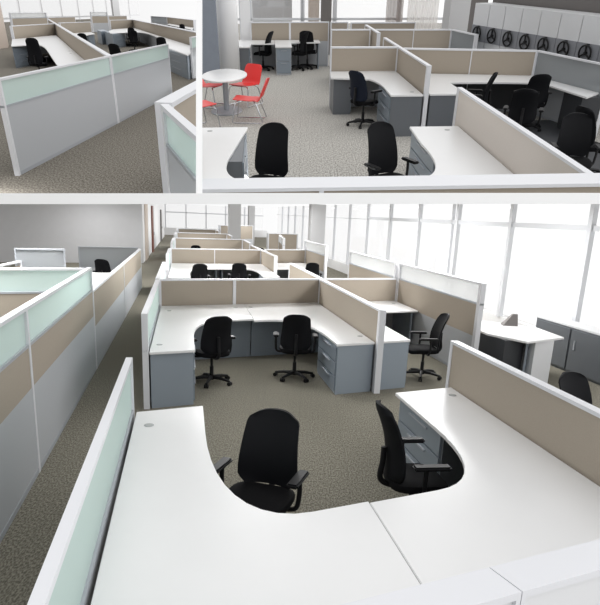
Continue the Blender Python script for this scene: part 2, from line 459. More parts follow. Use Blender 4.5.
# workstation to the right of it
partition(R, 'tall beige screen with glass top between second workstation and the window lounge', (7.87, 4.78), (11.83, 4.76), 1.55, TALLC, .08, .1)
partition(R, 'tall glass-topped screen continuing behind the near one towards the windows', (11.95, 4.74), (16.0, 4.72), 1.55, TALLC, .08, .1)
partition(R, 'beige back screen right of the second workstation, under the tall glass one', (11.9, 2.92), (11.9, 4.72), 1.22, FAB, .1, .03)
desk(R, 'white desk right of the second workstation, behind the white end post', [(11.82, 2.9), (11.82, 4.7), (10.4, 4.7)] + qb((10.4, 4.0), (10.3, 3.4), (9.2, 3.4)) + [(7.75, 3.42), (7.75, 2.9)], groms=[(11.4, 4.5)], supports=[((10.6, 4.65), (11.7, 4.65))])
pedestal(R, 'pale grey end pedestal right of the white end post', 7.77, 8.9, 2.93, 3.4, 'w1')
chair(R, 'black chair side-on between white post and tall glass screen', 8.25, 3.92, .35, -1, CG)
partition(R, 'short beige screen behind the second workstation, in line with its side', (12.0, 2.88), (15.9, 2.86), 1.22, FAB, .08, .12)
desk(R, 'white desk behind the second workstation beside the short screen', [(12.0, 2.95), (13.4, 2.95), (13.4, 4.65), (12.0, 4.65)], name='straight_desk', supports=[((12.2, 3.0), (13.2, 3.0)), ((12.2, 4.6), (13.2, 4.6))])
chair(R, 'dark chair behind the tall glass screen near the window', 14.3, 5.3, .2, 1, CG)

# third workstation and the rows beyond
partition(R, 'glass left end screen of the third workstation', (18.6, -.53), (21.6, -.53), 1.22, GLS, .08, .15)
partition(R, 'glass left end screen behind the second workstation', (12.0, -.53), (15.9, -.53), 1.22, GLS, .08, .15)
partition(R, 'beige back screen of the third workstation', (21.7, -.52), (21.7, 2.72), 1.22, FAB, .14, .04, mids=(.47,))
partition(R, 'beige side screen with white post right of the third workstation', (18.5, 2.84), (25.0, 2.7), 1.22, FAB, .09, .15)
desk(R, 'white desk of the third workstation, left half', lpoly(21.6, 17.0, -.47, 1.1, .6, 2.0, 1.4, .5), supports=[((20, 1.0), (21.4, 1.0))], groms=())
desk(R, 'white desk of the third workstation, right half', lpoly(21.6, 17.0, 2.75, 1.11, .5, 2.0, 1.4, .5), supports=[((20, 1.2), (21.4, 1.2))], groms=())
pedestal(R, 'pedestal under the left of the third workstation', 17.0, 18.3, -.46, .1, 'w1')
pedestal(R, 'pedestal under the right of the third workstation', 17.0, 18.3, 2.28, 2.72, 'w0')
chair(R, 'black chair top left at the third workstation', 17.9, .36, 1, -.2, CG)
chair(R, 'black chair top right at the third workstation', 18.2, 1.62, 1, .1, CG)
partition(R, 'beige screen right of the third workstation', (22.1, 2.95), (22.3, 4.6), 1.22, FAB, .14, .04)
partition(R, 'glass-topped screen right of the third workstation', (18.8, 4.66), (22.6, 4.66), 1.55, TALLC, .08, .15)
desk(R, 'white desk right of the third workstation', [(19.6, 2.95), (21.9, 2.95), (22.1, 4.6), (19.8, 4.6)], name='straight_desk', supports=[((19.8, 3.0), (21.7, 3.0)), ((20, 4.55), (21.8, 4.55))])
chair(R, 'black chair top between third workstation and glass-topped screen', 18.6, 4.1, 1, .1, CG)
FARG = 'far beige screens of the lower room'
for u, wr, lb in ((30.0, 2.8, 'beige screen of the fourth row along the lower aisle'), (37.2, 2.5, 'beige screen of the fifth row along the lower aisle'), (45.0, 2.2, 'farthest beige screen row in the lower room')):
    partition(R, lb, (u, -.52), (u, wr), 1.22, FAB, .2, .05, group=FARG)
    partition(R, lb.replace('beige screen', 'glass end screen').replace('row in', 'row end in'), (u - 4.5, -.54), (u - .1, -.54), 1.22, GLS, .1, .2, group='far glass end screens')
    partition(R, lb.replace('beige screen', 'right side screen').replace('row in', 'row side in'), (u - 3.6, wr + .05), (u - .1, wr + .05), 1.22, FAB, .1, .2, group='far side screens')
chair(R, 'tiny black chair top in the fourth row of the lower room', 27.5, .45, 1, 0, CG)
chair(R, 'tiny black chair top right of the third workstation, beyond', 26.5, 3.25, 1, 0, CG)
partition(R, 'beige screen with wide top standing far right of the rows', (31.5, 4.3), (31.5, 6.0), 1.5, (('lower_panel', 'lower', .05, .6), ('fabric_panel', 'fabric', .6, 1.48)), .2, .06)
partition(R, 'far beige screen before the bright end windows', (44.0, 2.4), (46.5, 5.1), 1.55, (('lower_panel', 'lower', .05, .6), ('fabric_panel', 'fabric', .6, 1.53)), .2, .06)
partition(R, 'small glass-topped screen far behind the third workstation', (25.2, 4.2), (29.0, 4.6), 1.5, TALLC, .1, .2)

# window lounge on the right
desk(R, 'white lounge desk by the windows right of the tall screen', [(9.05, 5.0), (9.05, 5.55), (8.2, 6.3), (7.3, 6.25), (7.15, 5.35), (7.9, 5.0)], name='straight_desk', supports=[((7.35, 5.5), (8.0, 6.1))])
pedestal(R, 'white end block under the lounge desk', 7.25, 7.6, 5.6, 6.0, 'u0', m='shelf', drawers=0)
pedestal(R, 'dark low cabinet under the lounge desk', 7.45, 8.9, 5.1, 5.5, 'w0', m='charcoal', drawers=0)
chair(R, 'black chair behind the foreground screen at the right picture edge', 4.1, 4.05, -1, .3, CG)
r = thing(R, 'document_stand', 'small dark grey wedge stand on the lounge desk', 'desk accessory', R.P(8.5, 5.85, .74))
bm = bmesh.new()
vs = [bm.verts.new(v) for v in ((-.13, -.08, 0), (.13, -.08, 0), (.13, .1, 0), (-.13, .1, 0), (.04, .0, .2), (.13, .0, .2), (.13, .05, .2), (.04, .05, .2))]
for q in ((0, 1, 2, 3), (4, 5, 6, 7), (0, 1, 5, 4), (1, 2, 6, 5), (2, 3, 7, 6), (3, 0, 4, 7)): bm.faces.new([vs[i] for i in q])
new_obj('wedge', bm, 'dark', r, R)
# low cabinet with two sliding doors under the windows
A = [(8.95, 6.85), (8.95, 7.25), (6.7, 7.3), (6.7, 6.9)]
P = [R.P(*a) for a in A]; mid = sum(P, Vector()) / 4
r = thing(R, 'sliding_door_cabinet', 'low grey two-door cabinet under the right windows', 'cabinet', mid)
bm = bmesh.new(); prism(bm, [(p - mid).xy for p in P], 0, .78); new_obj('body', bm, 'darkmetal', r, R)
bm = bmesh.new(); prism(bm, [((p - mid) * 1.02).xy for p in P], .78, .81); new_obj('top_panel', bm, 'shelf', r, R)
for a, b in (((8.9, 6.84), (7.85, 6.86)), ((7.8, 6.86), (6.75, 6.88))):
    bm = bmesh.new(); prism(bm, seg(R.P(*a) - mid, R.P(*b) - mid, .03), .05, .75); d = new_obj('door', bm, 'darkmetal', r, R)
    p = R.P(*a) * .88 + R.P(*b) * .12 - mid; bm = bmesh.new(); box(bm, (p.x - .02, p.y - .02, .5), (.02, .03, .16)); new_obj('handle', bm, 'gframe', d, R)

# shell of the lower room
struct(R, 'wall_left', rect(R, 30.8, 31.1, -9, -2.0, 0, 3.0), 'wall')
struct(R, 'wall_aisle', rect(R, 31.1, 62, -2.3, -2.0, 0, 3.0), 'white')
struct(R, 'trim_1', rect(R, 32.4, 34.6, -1.995, -1.95, 0, 2.7), 'beigewall')
def door(R, name, u0, u1, w, m, z=2.2):
    bm = bmesh.new(); rect(R, u0, u1, w, w + .06, 0, z, bm); o = struct(R, name, bm, m)
    bm = bmesh.new(); rect(R, u0 + (u1 - u0) * .85, u0 + (u1 - u0) * .9, w + .06, w + .1, .95, 1.1, bm)
    h = new_obj('door_handle', bm, 'chrome', None, R); h.parent = o; h.matrix_parent_inverse.identity(); h.matrix_basis.identity()
door(R, 'door_1', 38.6, 40.2, -1.99, 'wood', 2.6)
door(R, 'door_2', 52, 54, -1.99, 'dark', 2.4)
# right window wall: sill, transom, mullions and panes
WW = 7.4
us = [8.404 + 2.87 * k for k in range(-2, 15)]
for k in range(len(us) - 1):
    u0, u1 = us[k], us[k + 1]
    o = struct(R, 'window_%d' % (k + 1), rect(R, u0 + .05, u1 - .05, WW + .05, WW + .06, .45, 3.0), 'window')
    bm = bmesh.new()
    hw = .06 if k < 7 else .025
    rect(R, u0 - hw, u0 + hw, WW - .04, WW + .08, .4, 3.0, bm)
    if k == 4: rect(R, u0 + .35, u0 + .42, WW, WW + .08, .4, 3.0, bm)
    rect(R, u0, u1, WW, WW + .08, 2.40, 2.50 if k < 7 else 2.42, bm)
    f = new_obj('window_frame', bm, 'winframe', None, R); f.parent = o; f.matrix_basis.identity()
struct(R, 'wall_right', rect(R, us[0], us[-1], WW, WW + .25, 0, .42), 'white')
# end of the hall
struct(R, 'wall_far', rect(R, 66, 66.3, -2.2, 9, 0, .7), 'white')
for k in range(5):
    w0 = -2.0 + 2.1 * k
    o = struct(R, 'window_%d' % (30 + k), rect(R, 66.1, 66.12, w0, w0 + 2.1, .7, 3.0), 'window')
    bm = bmesh.new(); rect(R, 66, 66.2, w0 - .06, w0 + .06, .7, 3.0, bm); rect(R, 66, 66.2, w0, w0 + 2.1, 2.15, 2.25, bm)
    f = new_obj('window_frame', bm, 'winframe', None, R); f.parent = o; f.matrix_basis.identity()
struct(R, 'trim_2', rect(R, 42.0, 43.0, 2.95, 3.8, 0, 3.0), 'pier')
struct(R, 'trim_3', rect(R, 50, 51, 5.2, 5.7, 0, 3.0), 'pier')
struct(R, 'trim_4', rect(R, 29.5, 30.2, 6.35, 7.15, 0, 3.0), 'pier')

# =================================================================== UPPER RIGHT ROOM
R = RGT
struct(R, 'floor', rect(R, 3, 38, -6, 11, -.1, 0), 'carpetrgt')
partition(R, 'white-railed screen along the bottom of the upper right picture, left of its seam', (5.6, -1.2), (5.6, .46), 1.22, FAB, .32, .02)
partition(R, 'white-railed screen along the bottom of the upper right picture, right of its seam', (5.6, .46), (5.6, 3.4), 1.22, FAB, .32, .02)
partition(R, 'pale fabric screen slanting down the right foreground of the upper right picture', (5.75, 2.98), (10.43, 2.98), 1.22, (('lower_panel', 'lower', .05, .68), ('fabric_panel', mat('pale_greige_fabric', (214, 206, 198), .9, spec=.1, noise=.04, scale=120), .68, 1.2)), .075, .12)
desk(R, 'white corner desk at the bottom left of the upper right picture', [(5.8, -1.6), (5.8, .6), (7.3, .6)] + qb((7.35, -.3), (7.6, -.62), (8.6, -.47)) + [(10.14, -.29), (10.14, -1.6)], groms=[(9.9, -.85)], supports=[((5.9, .5), (7.1, .5))])
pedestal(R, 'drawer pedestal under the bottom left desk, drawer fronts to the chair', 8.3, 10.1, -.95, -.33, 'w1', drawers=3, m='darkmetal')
desk(R, 'white corner desk in the right foreground beside the slanting screen', [(5.8, .61), (5.8, 2.93), (10.05, 2.93), (10.05, 2.18)] + qb((9.0, 2.14), (7.4, 2.2), (7.33, 1.7)) + [(7.3, .61)], groms=[(9.8, 2.7)], supports=[((5.9, .7), (7.1, .7))])
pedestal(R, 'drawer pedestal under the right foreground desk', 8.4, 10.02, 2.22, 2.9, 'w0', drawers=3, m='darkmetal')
chair(R, 'large black chair back beside the bottom left desk of the upper right picture', 8.25, -.02, -1, -.45, CG, bh=1.12, arms=False)
chair(R, 'large black chair left of the right foreground desk in the upper right picture', 8.25, 1.58, -1, .5, CG, bh=1.12)
# workstation in the middle
partition(R, 'beige back screen of the middle workstation in the upper right picture', (15.8, 1.47), (15.75, 2.98), 1.22, FAB, .12, .03)
partition(R, 'pale side screen right of the middle workstation', (12.75, 3.03), (17.7, 3.0), 1.22, FAB, .08, .1)
desk(R, 'white corner desk of the middle workstation in the upper right picture', [(15.72, 1.47), (15.72, 2.96), (12.7, 2.96), (12.7, 2.34)] + qb((13.4, 2.35), (14.2, 2.36), (14.6, 2.2)) + [(14.8, 1.4)], groms=[(13.0, 2.8)])
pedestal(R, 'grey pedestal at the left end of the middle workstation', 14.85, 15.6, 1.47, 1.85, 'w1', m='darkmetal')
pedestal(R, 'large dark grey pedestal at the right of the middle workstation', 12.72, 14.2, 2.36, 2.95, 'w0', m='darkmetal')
chair(R, 'navy-backed office chair at the middle workstation of the upper right picture', 13.7, 1.98, .6, .75, CG, back='navy')
# workstation right of it
partition(R, 'long beige back screen on the right of the upper right picture', (15.5, 3.06), (14.95, 5.85), 1.22, (('lower_panel', 'charcoal', .05, .70), ('fabric_panel', 'fabric', .70, 1.2)), .12, .03, mids=(.52,))  # charcoal lower panel: shade below the desk put into the colour
partition(R, 'grey frosted glass screen on the right below the wheeled shelving', (14.95, 5.87), (12.6, 6.42), 1.22, (('lower_panel', 'lower', .05, .7), ('glass_pane', 'greyglass', .72, 1.2)), .08, .05)
desk(R, 'white desk along the beige back screen on the right', [(15.4, 3.1), (14.9, 5.85), (12.75, 6.36), (12.3, 5.92), (13.9, 5.7)] + qb((14.0, 5.2), (14.1, 4.4), (14.05, 3.8)) + [(12.78, 3.8), (12.78, 3.1)], groms=())
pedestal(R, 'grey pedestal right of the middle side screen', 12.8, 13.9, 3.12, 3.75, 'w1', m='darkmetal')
pedestal(R, 'shade-darkened pedestal at the right edge under the desk beside the glass', 12.45, 13.3, 5.92, 6.3, 'w0', m='charcoal', drawers=0)  # charcoal body carries the shade of this corner in its colour
chair(R, 'black chair side-on left in the dark right workstation', 13.2, 4.12, .3, -1, CG)
chair(R, 'black chair under the long desk in the dark right workstation', 13.2, 5.25, 1, 0, CG)
chair(R, 'black chair half hidden behind the slanting screen, middle', 11.6, 4.5, 1, .4, CG)
chair(R, 'black chair behind the slanting screen at the right edge', 9.0, 4.35, -1, -.2, CG)
chair(R, 'black chair behind the slanting screen by the dark pedestal', 9.9, 5.0, .3, 1, CG)
r = thing(R, 'floor_shade_sheet', 'dark sheet standing in for floor shade in the right workstation', 'shade sheet', R.P(11, 4.7))  # added dark sheet: shade on the carpet put into its colour
bm = bmesh.new(); rect(R, -3.6, 3.0, -1.55, 1.45, 0.001, .012, bm); new_obj('shade_sheet', bm, 'charcoal', r, R)
# rows behind
partition(R, 'beige screen second row behind the middle workstation', (19.9, 1.85), (19.88, 2.95), 1.22, FAB, .14, .03)
partition(R, 'beige screen second row on the right, joined to pale glass', (19.85, 3.1), (19.78, 5.2), 1.22, FAB, .14, .03, mids=(.5,))
partition(R, 'pale glass screen at the right end of the second row', (19.75, 5.22), (18.3, 5.5), 1.22, (('lower_panel', 'lower', .05, .7), ('glass_pane', 'greyglass', .72, 1.2)), .1, .05)
partition(R, 'white-ended divider screen between the second row desks', (18.88, 3.04), (21.3, 3.02), 1.22, FAB, .08, .12)
desk(R, 'white desk behind the middle workstation', [(19.8, 1.86), (19.8, 2.9), (17.6, 2.9), (17.6, 2.5), (18.3, 2.3), (18.4, 1.8)], supports=[((18.6, 1.9), (19.6, 1.9)), ((17.8, 2.85), (19.5, 2.85))])
desk(R, 'white desk of the second row on the right', [(19.75, 3.2), (19.7, 5.15), (18.3, 5.4), (17.0, 5.4), (17.0, 4.9)] + qb((17.9, 4.8), (18.5, 4.6), (18.5, 4.1)) + [(18.3, 3.3)], supports=[((18.6, 3.3), (19.6, 3.3)), ((17.2, 5.3), (19, 5.2))])
chair(R, 'black chair top behind the middle workstation screen', 17.9, 2.1, 1, 0, CG)
chair(R, 'black chair left at the second row desk on the right', 17.2, 3.7, 1, .2, CG)
chair(R, 'black chair right at the second row desk on the right', 17.2, 4.4, 1, -.1, CG)
partition(R, 'beige screen third row, short left piece', (22.3, 2.06), (22.3, 2.6), 1.22, FAB, .14, .03)
partition(R, 'beige screen third row, long right piece', (22.1, 2.66), (22.1, 4.66), 1.22, FAB, .14, .03)
# desks by the window at the left
partition(R, 'beige and grey screen behind the left window desks, left bay', (22.4, -.42), (22.4, .8), 1.22, FAB, .12, .03)
partition(R, 'beige and grey screen behind the left window desks, right bay', (22.4, .8), (22.4, 2.02), 1.22, FAB, .12, .03)
desk(R, 'white desk by the left window wall with grey pedestal', [(22.3, -.4), (22.3, .3), (21.3, .3), (21.3, -.4), (20.5, -.42), (20.5, -.82), (22.3, -.82)], groms=())
pedestal(R, 'grey pedestal by the left window wall', 20.55, 21.9, -.8, -.46, 'w1', m='darkmetal')
desk(R, 'white desk with pale pedestal before the beige screen', [(22.3, .31), (22.3, 1.7), (21.6, 1.7), (21.5, .8), (20.5, .79), (20.5, .31)], groms=(), supports=[((21.7, 1.65), (22.2, 1.65))])
pedestal(R, 'pale grey pedestal with a dark slot before the beige screen', 20.55, 21.8, .33, .77, 'u0', m='lower', drawers=2)
chair(R, 'black chair between the two left window desks', 21.6, -.06, .4, -1, CG)
chair(R, 'black chair right of the pale pedestal, nearest it', 21.6, 1.02, .5, -1, CG)
chair(R, 'black chair right of the pale pedestal, farther right', 21.9, 1.32, .9, .2, CG)
# round table and red chairs
r = thing(R, 'meeting_table', 'round white table on a single steel column', 'table', R.P(15.35, -.9))
bm = bmesh.new(); lathe(bm, [(.475, .71), (.49, .716), (.49, .735), (.48, .74)], 48, (0, 0, 0), 1.85); new_obj('tabletop', bm, 'top', r, R, True)
bm = bmesh.new(); lathe(bm, [(.06, .03), (.06, .709)], 20); new_obj('column', bm, 'steel', r, R, True)
bm = bmesh.new(); lathe(bm, [(.34, 0), (.35, .01), (.34, .022), (.08, .034)], 40, (0, 0, 0), 1.6); new_obj('base_plate', bm, 'steel', r, R, True)
def red_chair(R, label, base, rz, group):
    root = thing(R, 'visitor_chair', label, 'chair', base, rz, group)
    prof = bez([(0, .23, .455), (0, .12, .445), (0, -.08, .43), (0, -.19, .46), (0, -.24, .58), (0, -.29, .72), (0, -.33, .84)], 4)
    bm = bmesh.new(); n = len(prof); nx = 8; g = {}
    for side in (0, 1):
        for j, p in enumerate(prof):
            t = j / (n - 1)
            wd = .22 * (1 - .12 * t) * (1 - .25 * max(0, (t - .85) / .15) ** 2) * (1 - .15 * max(0, (.08 - t) / .08))
            tg = (prof[min(j + 1, n - 1)] - prof[max(j - 1, 0)]).normalized(); nm = Vector((0, tg.z, -tg.y))
            for i in range(nx + 1):
                s = i / nx * 2 - 1
                q = p + Vector((wd * s, 0, 0)) - nm * (.03 * s * s) * (1 if t > .45 else -.2) + nm * (.012 * side)
                g[side, j, i] = bm.verts.new(q)
    for side in (0, 1):
        for j in range(n - 1):
            for i in range(nx): bm.faces.new([g[side, j, i], g[side, j, i + 1], g[side, j + 1, i + 1], g[side, j + 1, i]])
    for j in range(n - 1):
        for i in (0, nx): bm.faces.new([g[0, j, i], g[0, j + 1, i], g[1, j + 1, i], g[1, j, i]])
    for i in range(nx):
        for j in (0, n - 1): bm.faces.new([g[0, j, i], g[0, j, i + 1], g[1, j, i + 1], g[1, j, i]])
    new_obj('seat_shell', bm, 'red', root, R, True)
    for s in (-1, 1):
        bm = bmesh.new()
        tube(bm, [(s * .17, .15, .43), (s * .22, .19, .38), (s * .24, .24, .02), (s * .24, .2, .011), (s * .24, -.22, .011), (s * .235, -.27, .03), (s * .2, -.17, .36), (s * .16, -.12, .425)], .011, 8)
        new_obj('sled_leg', bm, 'chrome', root, R, True)
    bm = bmesh.new(); tube(bm, [(-.17, .15, .425), (.17, .15, .425)], .01, 8); tube(bm, [(-.16, -.12, .42), (.16, -.12, .42)], .01, 8)
    new_obj('cross_bar', bm, 'chrome', root, R, True)
    for ch in kids(root): ch.data.transform(Matrix.Diagonal((1.2, 1.25, .97, 1)))
    return root
RG = 'red chairs around the round table'
def dirz(R, du, dw):
    d = R.P(du, dw); return math.atan2(-d.x, d.y)
rc = red_chair(R, 'red chair behind the round table on its right', R.P(16.1, -.5), dirz(R, -.9, -.6), RG)
dup(rc, R, R.P(14.3, -.38), dirz(R, .15, -1), 'red chair side-on in front of the round table on its right', RG)
dup(rc, R, R.P(16.0, -1.3), dirz(R, -.5, 1), 'red chair behind the round table at the picture divider', RG)
dup(rc, R, R.P(13.7, -1.36), dirz(R, .6, .9), 'red chair in front of the round table at the picture divider', RG)

# mobile shelving with handwheels along the right wall
Pa, Pb = Vector(R.P(19.6, 5.55)), Vector(R.P(14.3, 6.9))
Pa, Pb = Pa + (Pb - Pa) * .06, Pb + (Pb - Pa) * .14
dd = (Pb - Pa) / 8; dn = dd.normalized(); nn = Vector((-dn.y, dn.x, 0))
if nn.x > 0: nn = -nn
order = ('first and farthest of the row', 'second from the far end', 'third from the far end', 'fourth from the far end', 'fifth from the far end', 'sixth from the far end', 'seventh from the far end', 'nearest one, cut by the right picture edge')
for k in range(8):
    c = Pa + dd * (k + .5); L = dd.length
    r = thing(R, 'mobile_shelving_unit', 'white shelving unit with black handwheel, ' + order[k], 'shelving', c, math.atan2(dn.y, dn.x), 'mobile shelving units')
    sg = 1 if Vector((-dn.y, dn.x, 0)).dot(nn) > 0 else -1     # local +y or -y faces the room
    bm = bmesh.new(); box(bm, (0, -sg * .3, .93), (L - .03, .6, 1.86)); new_obj('body', bm, 'shelf', r, R)
    bm = bmesh.new(); box(bm, (0, sg * .008, 1.19), (L - .02, .016, .36)); new_obj('wheel_panel', bm, 'shelfgrey', r, R)
    bm = bmesh.new()
    rr = .15
    tube(bm, [(rr * 1.25 * math.cos(2 * PI * i / 24), sg * .06, 1.19 + rr * math.sin(2 * PI * i / 24)) for i in range(24)], .02, 8, True)
    for q in range(3):
        a = PI / 2 + q * 2 * PI / 3; tube(bm, [(0, sg * .05, 1.19), (rr * 1.25 * math.cos(a), sg * .06, 1.19 + rr * math.sin(a))], .02, 6)
    tube(bm, [(0, 0, 1.19), (0, sg * .075, 1.19)], .035, 10)
    new_obj('handwheel', bm, 'plastic', r, R, True)
    bm = bmesh.new(); box(bm, (0, sg * .02, 1.355), (.1, .01, .02)); new_obj('label_holder', bm, 'plastic', r, R)

# shell of the upper right room
bm = bmesh.new(); prism(bm, seg(Pa - dd * .3 - nn * .7, Pb + dd * 2 - nn * .7, .1), 0, 3.0); struct(R, 'wall_right', bm, 'dark')
struct(R, 'trim_1', rect(R, 21.0, 21.8, 5.42, 6.0, 0, 3.0), 'pier')
struct(R, 'trim_2', rect(R, 21.8, 22.1, 5.95, 6.75, 0, 3.0), 'dark')
struct(R, 'wall_left', rect(R, 19.7, 20.0, -4, -1.28, 0, 3.0), 'blind')
bm = bmesh.new(); c = R.P(20.4, -1.02); lathe(bm, [(.29, 0), (.29, 3.0)], 28, (c.x, c.y, 0)); o = struct(R, 'trim_3', bm, 'white')
for p in o.data.polygons: p.use_smooth = len(p.vertices) == 4
struct(R, 'trim_4', rect(R, 22.5, 22.8, -.72, -.42, 0, 3.0), 'white')
for k, (w0, w1) in enumerate(((-1.0, -.72), (-.42, 1.2), (1.2, 2.2), (2.2, 4.2), (4.2, 6.0))):
    u = 26.0
    s = u / 22.5
    o = struct(R, 'window_%d' % (k + 1), rect(R, u, u + .02, w0 * s, w1 * s, .05, 3.0), 'window')
    bm = bmesh.new(); t = .07
    rect(R, u - .05, u + .08, w0 * s - t, w0 * s + t, 0, 3.0, bm); rect(R, u - .05, u + .08, w1 * s - t * .5, w1 * s, 0, 3.0, bm)
    rect(R, u - .05, u + .08, w0 * s, w1 * s, 1.0, 1.07, bm)
    f = new_obj('window_frame', bm, 'winframe', None, R); f.parent = o; f.matrix_basis.identity()
struct(R, 'wall_far', rect(R, 27, 27.2, -.42, 1.05, 0, 3.0), 'wall')
struct(R, 'trim_5', rect(R, 26.2, 26.5, 1.62, 2.0, 0, 3.0), 'beigewall')
struct(R, 'trim_6', rect(R, 25.2, 25.5, 2.0, 2.35, 0, 3.0), 'dark')
for w0, w1, lb in ((4.25, 4.85, 'sheer curtain bunched beside the far window frame'), (5.0, 6.1, 'sheer white curtain left of the pale pier')):
    bm = bmesh.new(); n = 40
    pts = [R.P(25.2 + .06 * math.sin(i * 1.9), w0 + (w1 - w0) * i / n) for i in range(n + 1)]
    lo = [bm.verts.new((p.x, p.y, .05)) for p in pts]; hi = [bm.verts.new((p.x, p.y, 3.0)) for p in pts]
    for i in range(n): bm.faces.new((lo[i], lo[i + 1], hi[i + 1], hi[i]))
    bmesh.ops.solidify(bm, geom=bm.faces[:], thickness=.006)
    tag(new_obj('curtain', bm, sheer('sheer_curtain' if w0 > 4.9 else 'beige_sheer', (248, 246, 244) if w0 > 4.9 else (215, 205, 200), .35), None, R), lb, 'curtain')

# =================================================================== UPPER LEFT ROOM
R = LFT
struct(R, 'floor', rect(R, 3.3, 110, -14, 42, -.1, 0), 'carpetlft')
H1 = 1.3; K1 = .78
partition(R, 'glass-topped grey front screen of the upper left picture, left bay', (11.7, -1.25), (11.7, 3.88), H1, LGLS, .07, .06)
partition(R, 'glass-topped grey front screen of the upper left picture, right bay', (11.7, 3.9), (11.7, 9.35), H1, LGLS, .07, .06)
partition(R, 'beige side screen running back from the front screen seam', (11.8, 3.95), (48.9, 4.1), H1, LFAB, .12, .3)
partition(R, 'beige back screen of the left workstation in the upper left picture', (37.5, -1.5), (37.9, 3.85), H1, LFAB, .12, .06)
partition(R, 'clear glass-topped screen far left before the bright windows', (55.5, -2.0), (54.5, 4.2), H1 + .33, (('lower_panel', 'lower', .05, .74), ('fabric_panel', 'fabric', .74, 1.28), ('glass_pane', 'clear', 1.32, 1.61)), .15, .06)
partition(R, 'beige screen far behind the side screen', (55.0, 4.4), (55.4, 10.4), H1, LFAB, .15, .06)
desk(R, 'white corner desk of the left workstation in the upper left picture', [(37.2, -1.6), (37.2, 3.78), (11.95, 3.85), (11.95, 1.95), (19.5, 1.63)] + qb((26, 1.55), (30.8, 1.4), (30.6, .2)) + [(31.3, -1.55)], K1, groms=[(23.5, 3.4), (22.3, 3.3)])
pedestal(R, 'dark grey cabinet under the desk at left of the upper left picture', 31.4, 36.9, -1.5, .2, 'u0', .748, m='metal')
pedestal(R, 'drawer pedestal under the near wing of the left workstation', 12.2, 19.0, 2.1, 3.75, 'w0', .748, m='metal')
chair(R, 'black chair in the left workstation of the upper left picture', 24.8, .55, .3, 1, CG, bh=1.25)
# middle row right of the side screen
partition(R, 'beige screen behind the side screen, right of it', (39.0, 4.7), (37.9, 9.75), H1, LFAB, .12, .06)
desk(R, 'small white desk right of the side screen', [(37.6, 5.0), (37.2, 9.4), (34.4, 9.4), (33.5, 7.0), (34.5, 4.9)], K1, name='straight_desk', supports=[((35, 9.2), (37, 9.2)), ((35, 5.1), (37.2, 5.2))])
pedestal(R, 'grey pedestal below the small white desk', 34.6, 36.9, 8.2, 9.3, 'u0', .748)
chair(R, 'small black chair right of the side screen', 30.0, 6.3, .8, .4, CG)
# right workstation
partition(R, 'beige back screen with white post of the right workstation, upper left picture', (39.7, 14.3), (38.3, 19.8), H1, LFAB, .12, .1)
partition(R, 'long beige screen along the right workstation of the upper left picture', (12.4, 17.0), (38.3, 19.9), H1, LFAB, .2, .3)
desk(R, 'white corner desk along the right workstation, upper left picture', [(38.0, 14.4), (37.6, 19.4), (12.55, 16.2), (12.55, 12.9), (16.5, 13.25)] + qb((22, 16.1), (31.0, 19.0), (31.8, 15.2)) + [(33.2, 11.9), (36, 12.6)], K1, groms=())
pedestal(R, 'grey pedestal at the back left of the right workstation', 32.6, 37.0, 12.1, 14.6, 'u0', .748)
pedestal(R, 'large grey end pedestal at the right picture edge, upper left picture', 12.6, 16.6, 13.0, 15.0, 'w0', .748)
partition(R, 'short glass-topped screen with white post at the right edge', (12.4, 13.5), (12.4, 17.5), H1, LGLS, .07, .06)
chair(R, 'black chair at the back of the right workstation, upper left picture', 27.8, 14.1, .9, .3, CG)
chair(R, 'black chair just behind the front screen right bay', 19.3, 7.5, -.3, .9, CG)
chair(R, 'black chair pushed to the long desk at right, upper left picture', 19.0, 14.2, .2, 1, CG)
chair(R, 'second black chair at the back of the right workstation, behind the first', 31.5, 15.6, .9, .5, CG)
# far rows
pedestal(R, 'grey block of drawers before the far beige screen', 37.5, 40.2, 11.5, 12.9, 'u0', .748)
partition(R, 'beige screen with glass top far behind the right workstation', (56.5, 15.0), (54.4, 19.2), H1 + .33, (('lower_panel', 'lower', .05, .74), ('fabric_panel', 'fabric', .74, 1.28), ('glass_pane', 'clear', 1.32, 1.61)), .15, .06)
partition(R, 'far beige screen beside the glass-topped one', (54.4, 19.4), (53, 25.0), H1, LFAB, .15, .06)
partition(R, 'far right glass-topped screen of the upper left picture', (47.8, 32.2), (40.9, 34.0), H1, (('lower_panel', 'lower', .05, .74), ('glass_pane', 'greyglass', .78, 1.27)), .3, .1)
partition(R, 'far right beige screen reaching the divider', (40.9, 34.1), (27.9, 32.9), H1, LFAB, .3, .1)
desk(R, 'white desk before the far right beige screen', [(40, 33.4), (28, 32.2), (26, 29.0), (38, 31.0)], K1, name='straight_desk', supports=[((28, 31.8), (27, 30)), ((39.2, 33), (38.2, 31.6))])
chair(R, 'tiny black chair before the far right beige screen', 29.5, 29.2, .6, 1, CG)
chair(R, 'tiny black chair top far behind the side screen', 50, 11.0, 1, 0, CG)
# near screen corner at lower right
partition(R, 'near glass screen with broad white rail at the bottom right, upper left picture', (4.5, 3.22), (2.2, 3.0), H1, (('lower_panel', 'lower', .05, .88), ('glass_pane', 'frost', .92, 1.26)), .09, .16, rail=.05)
partition(R, 'near beige-backed screen meeting the corner at the right edge', (4.6, 3.25), (4.6, 6.4), H1, LFAB, .2, .06, rail=.05)
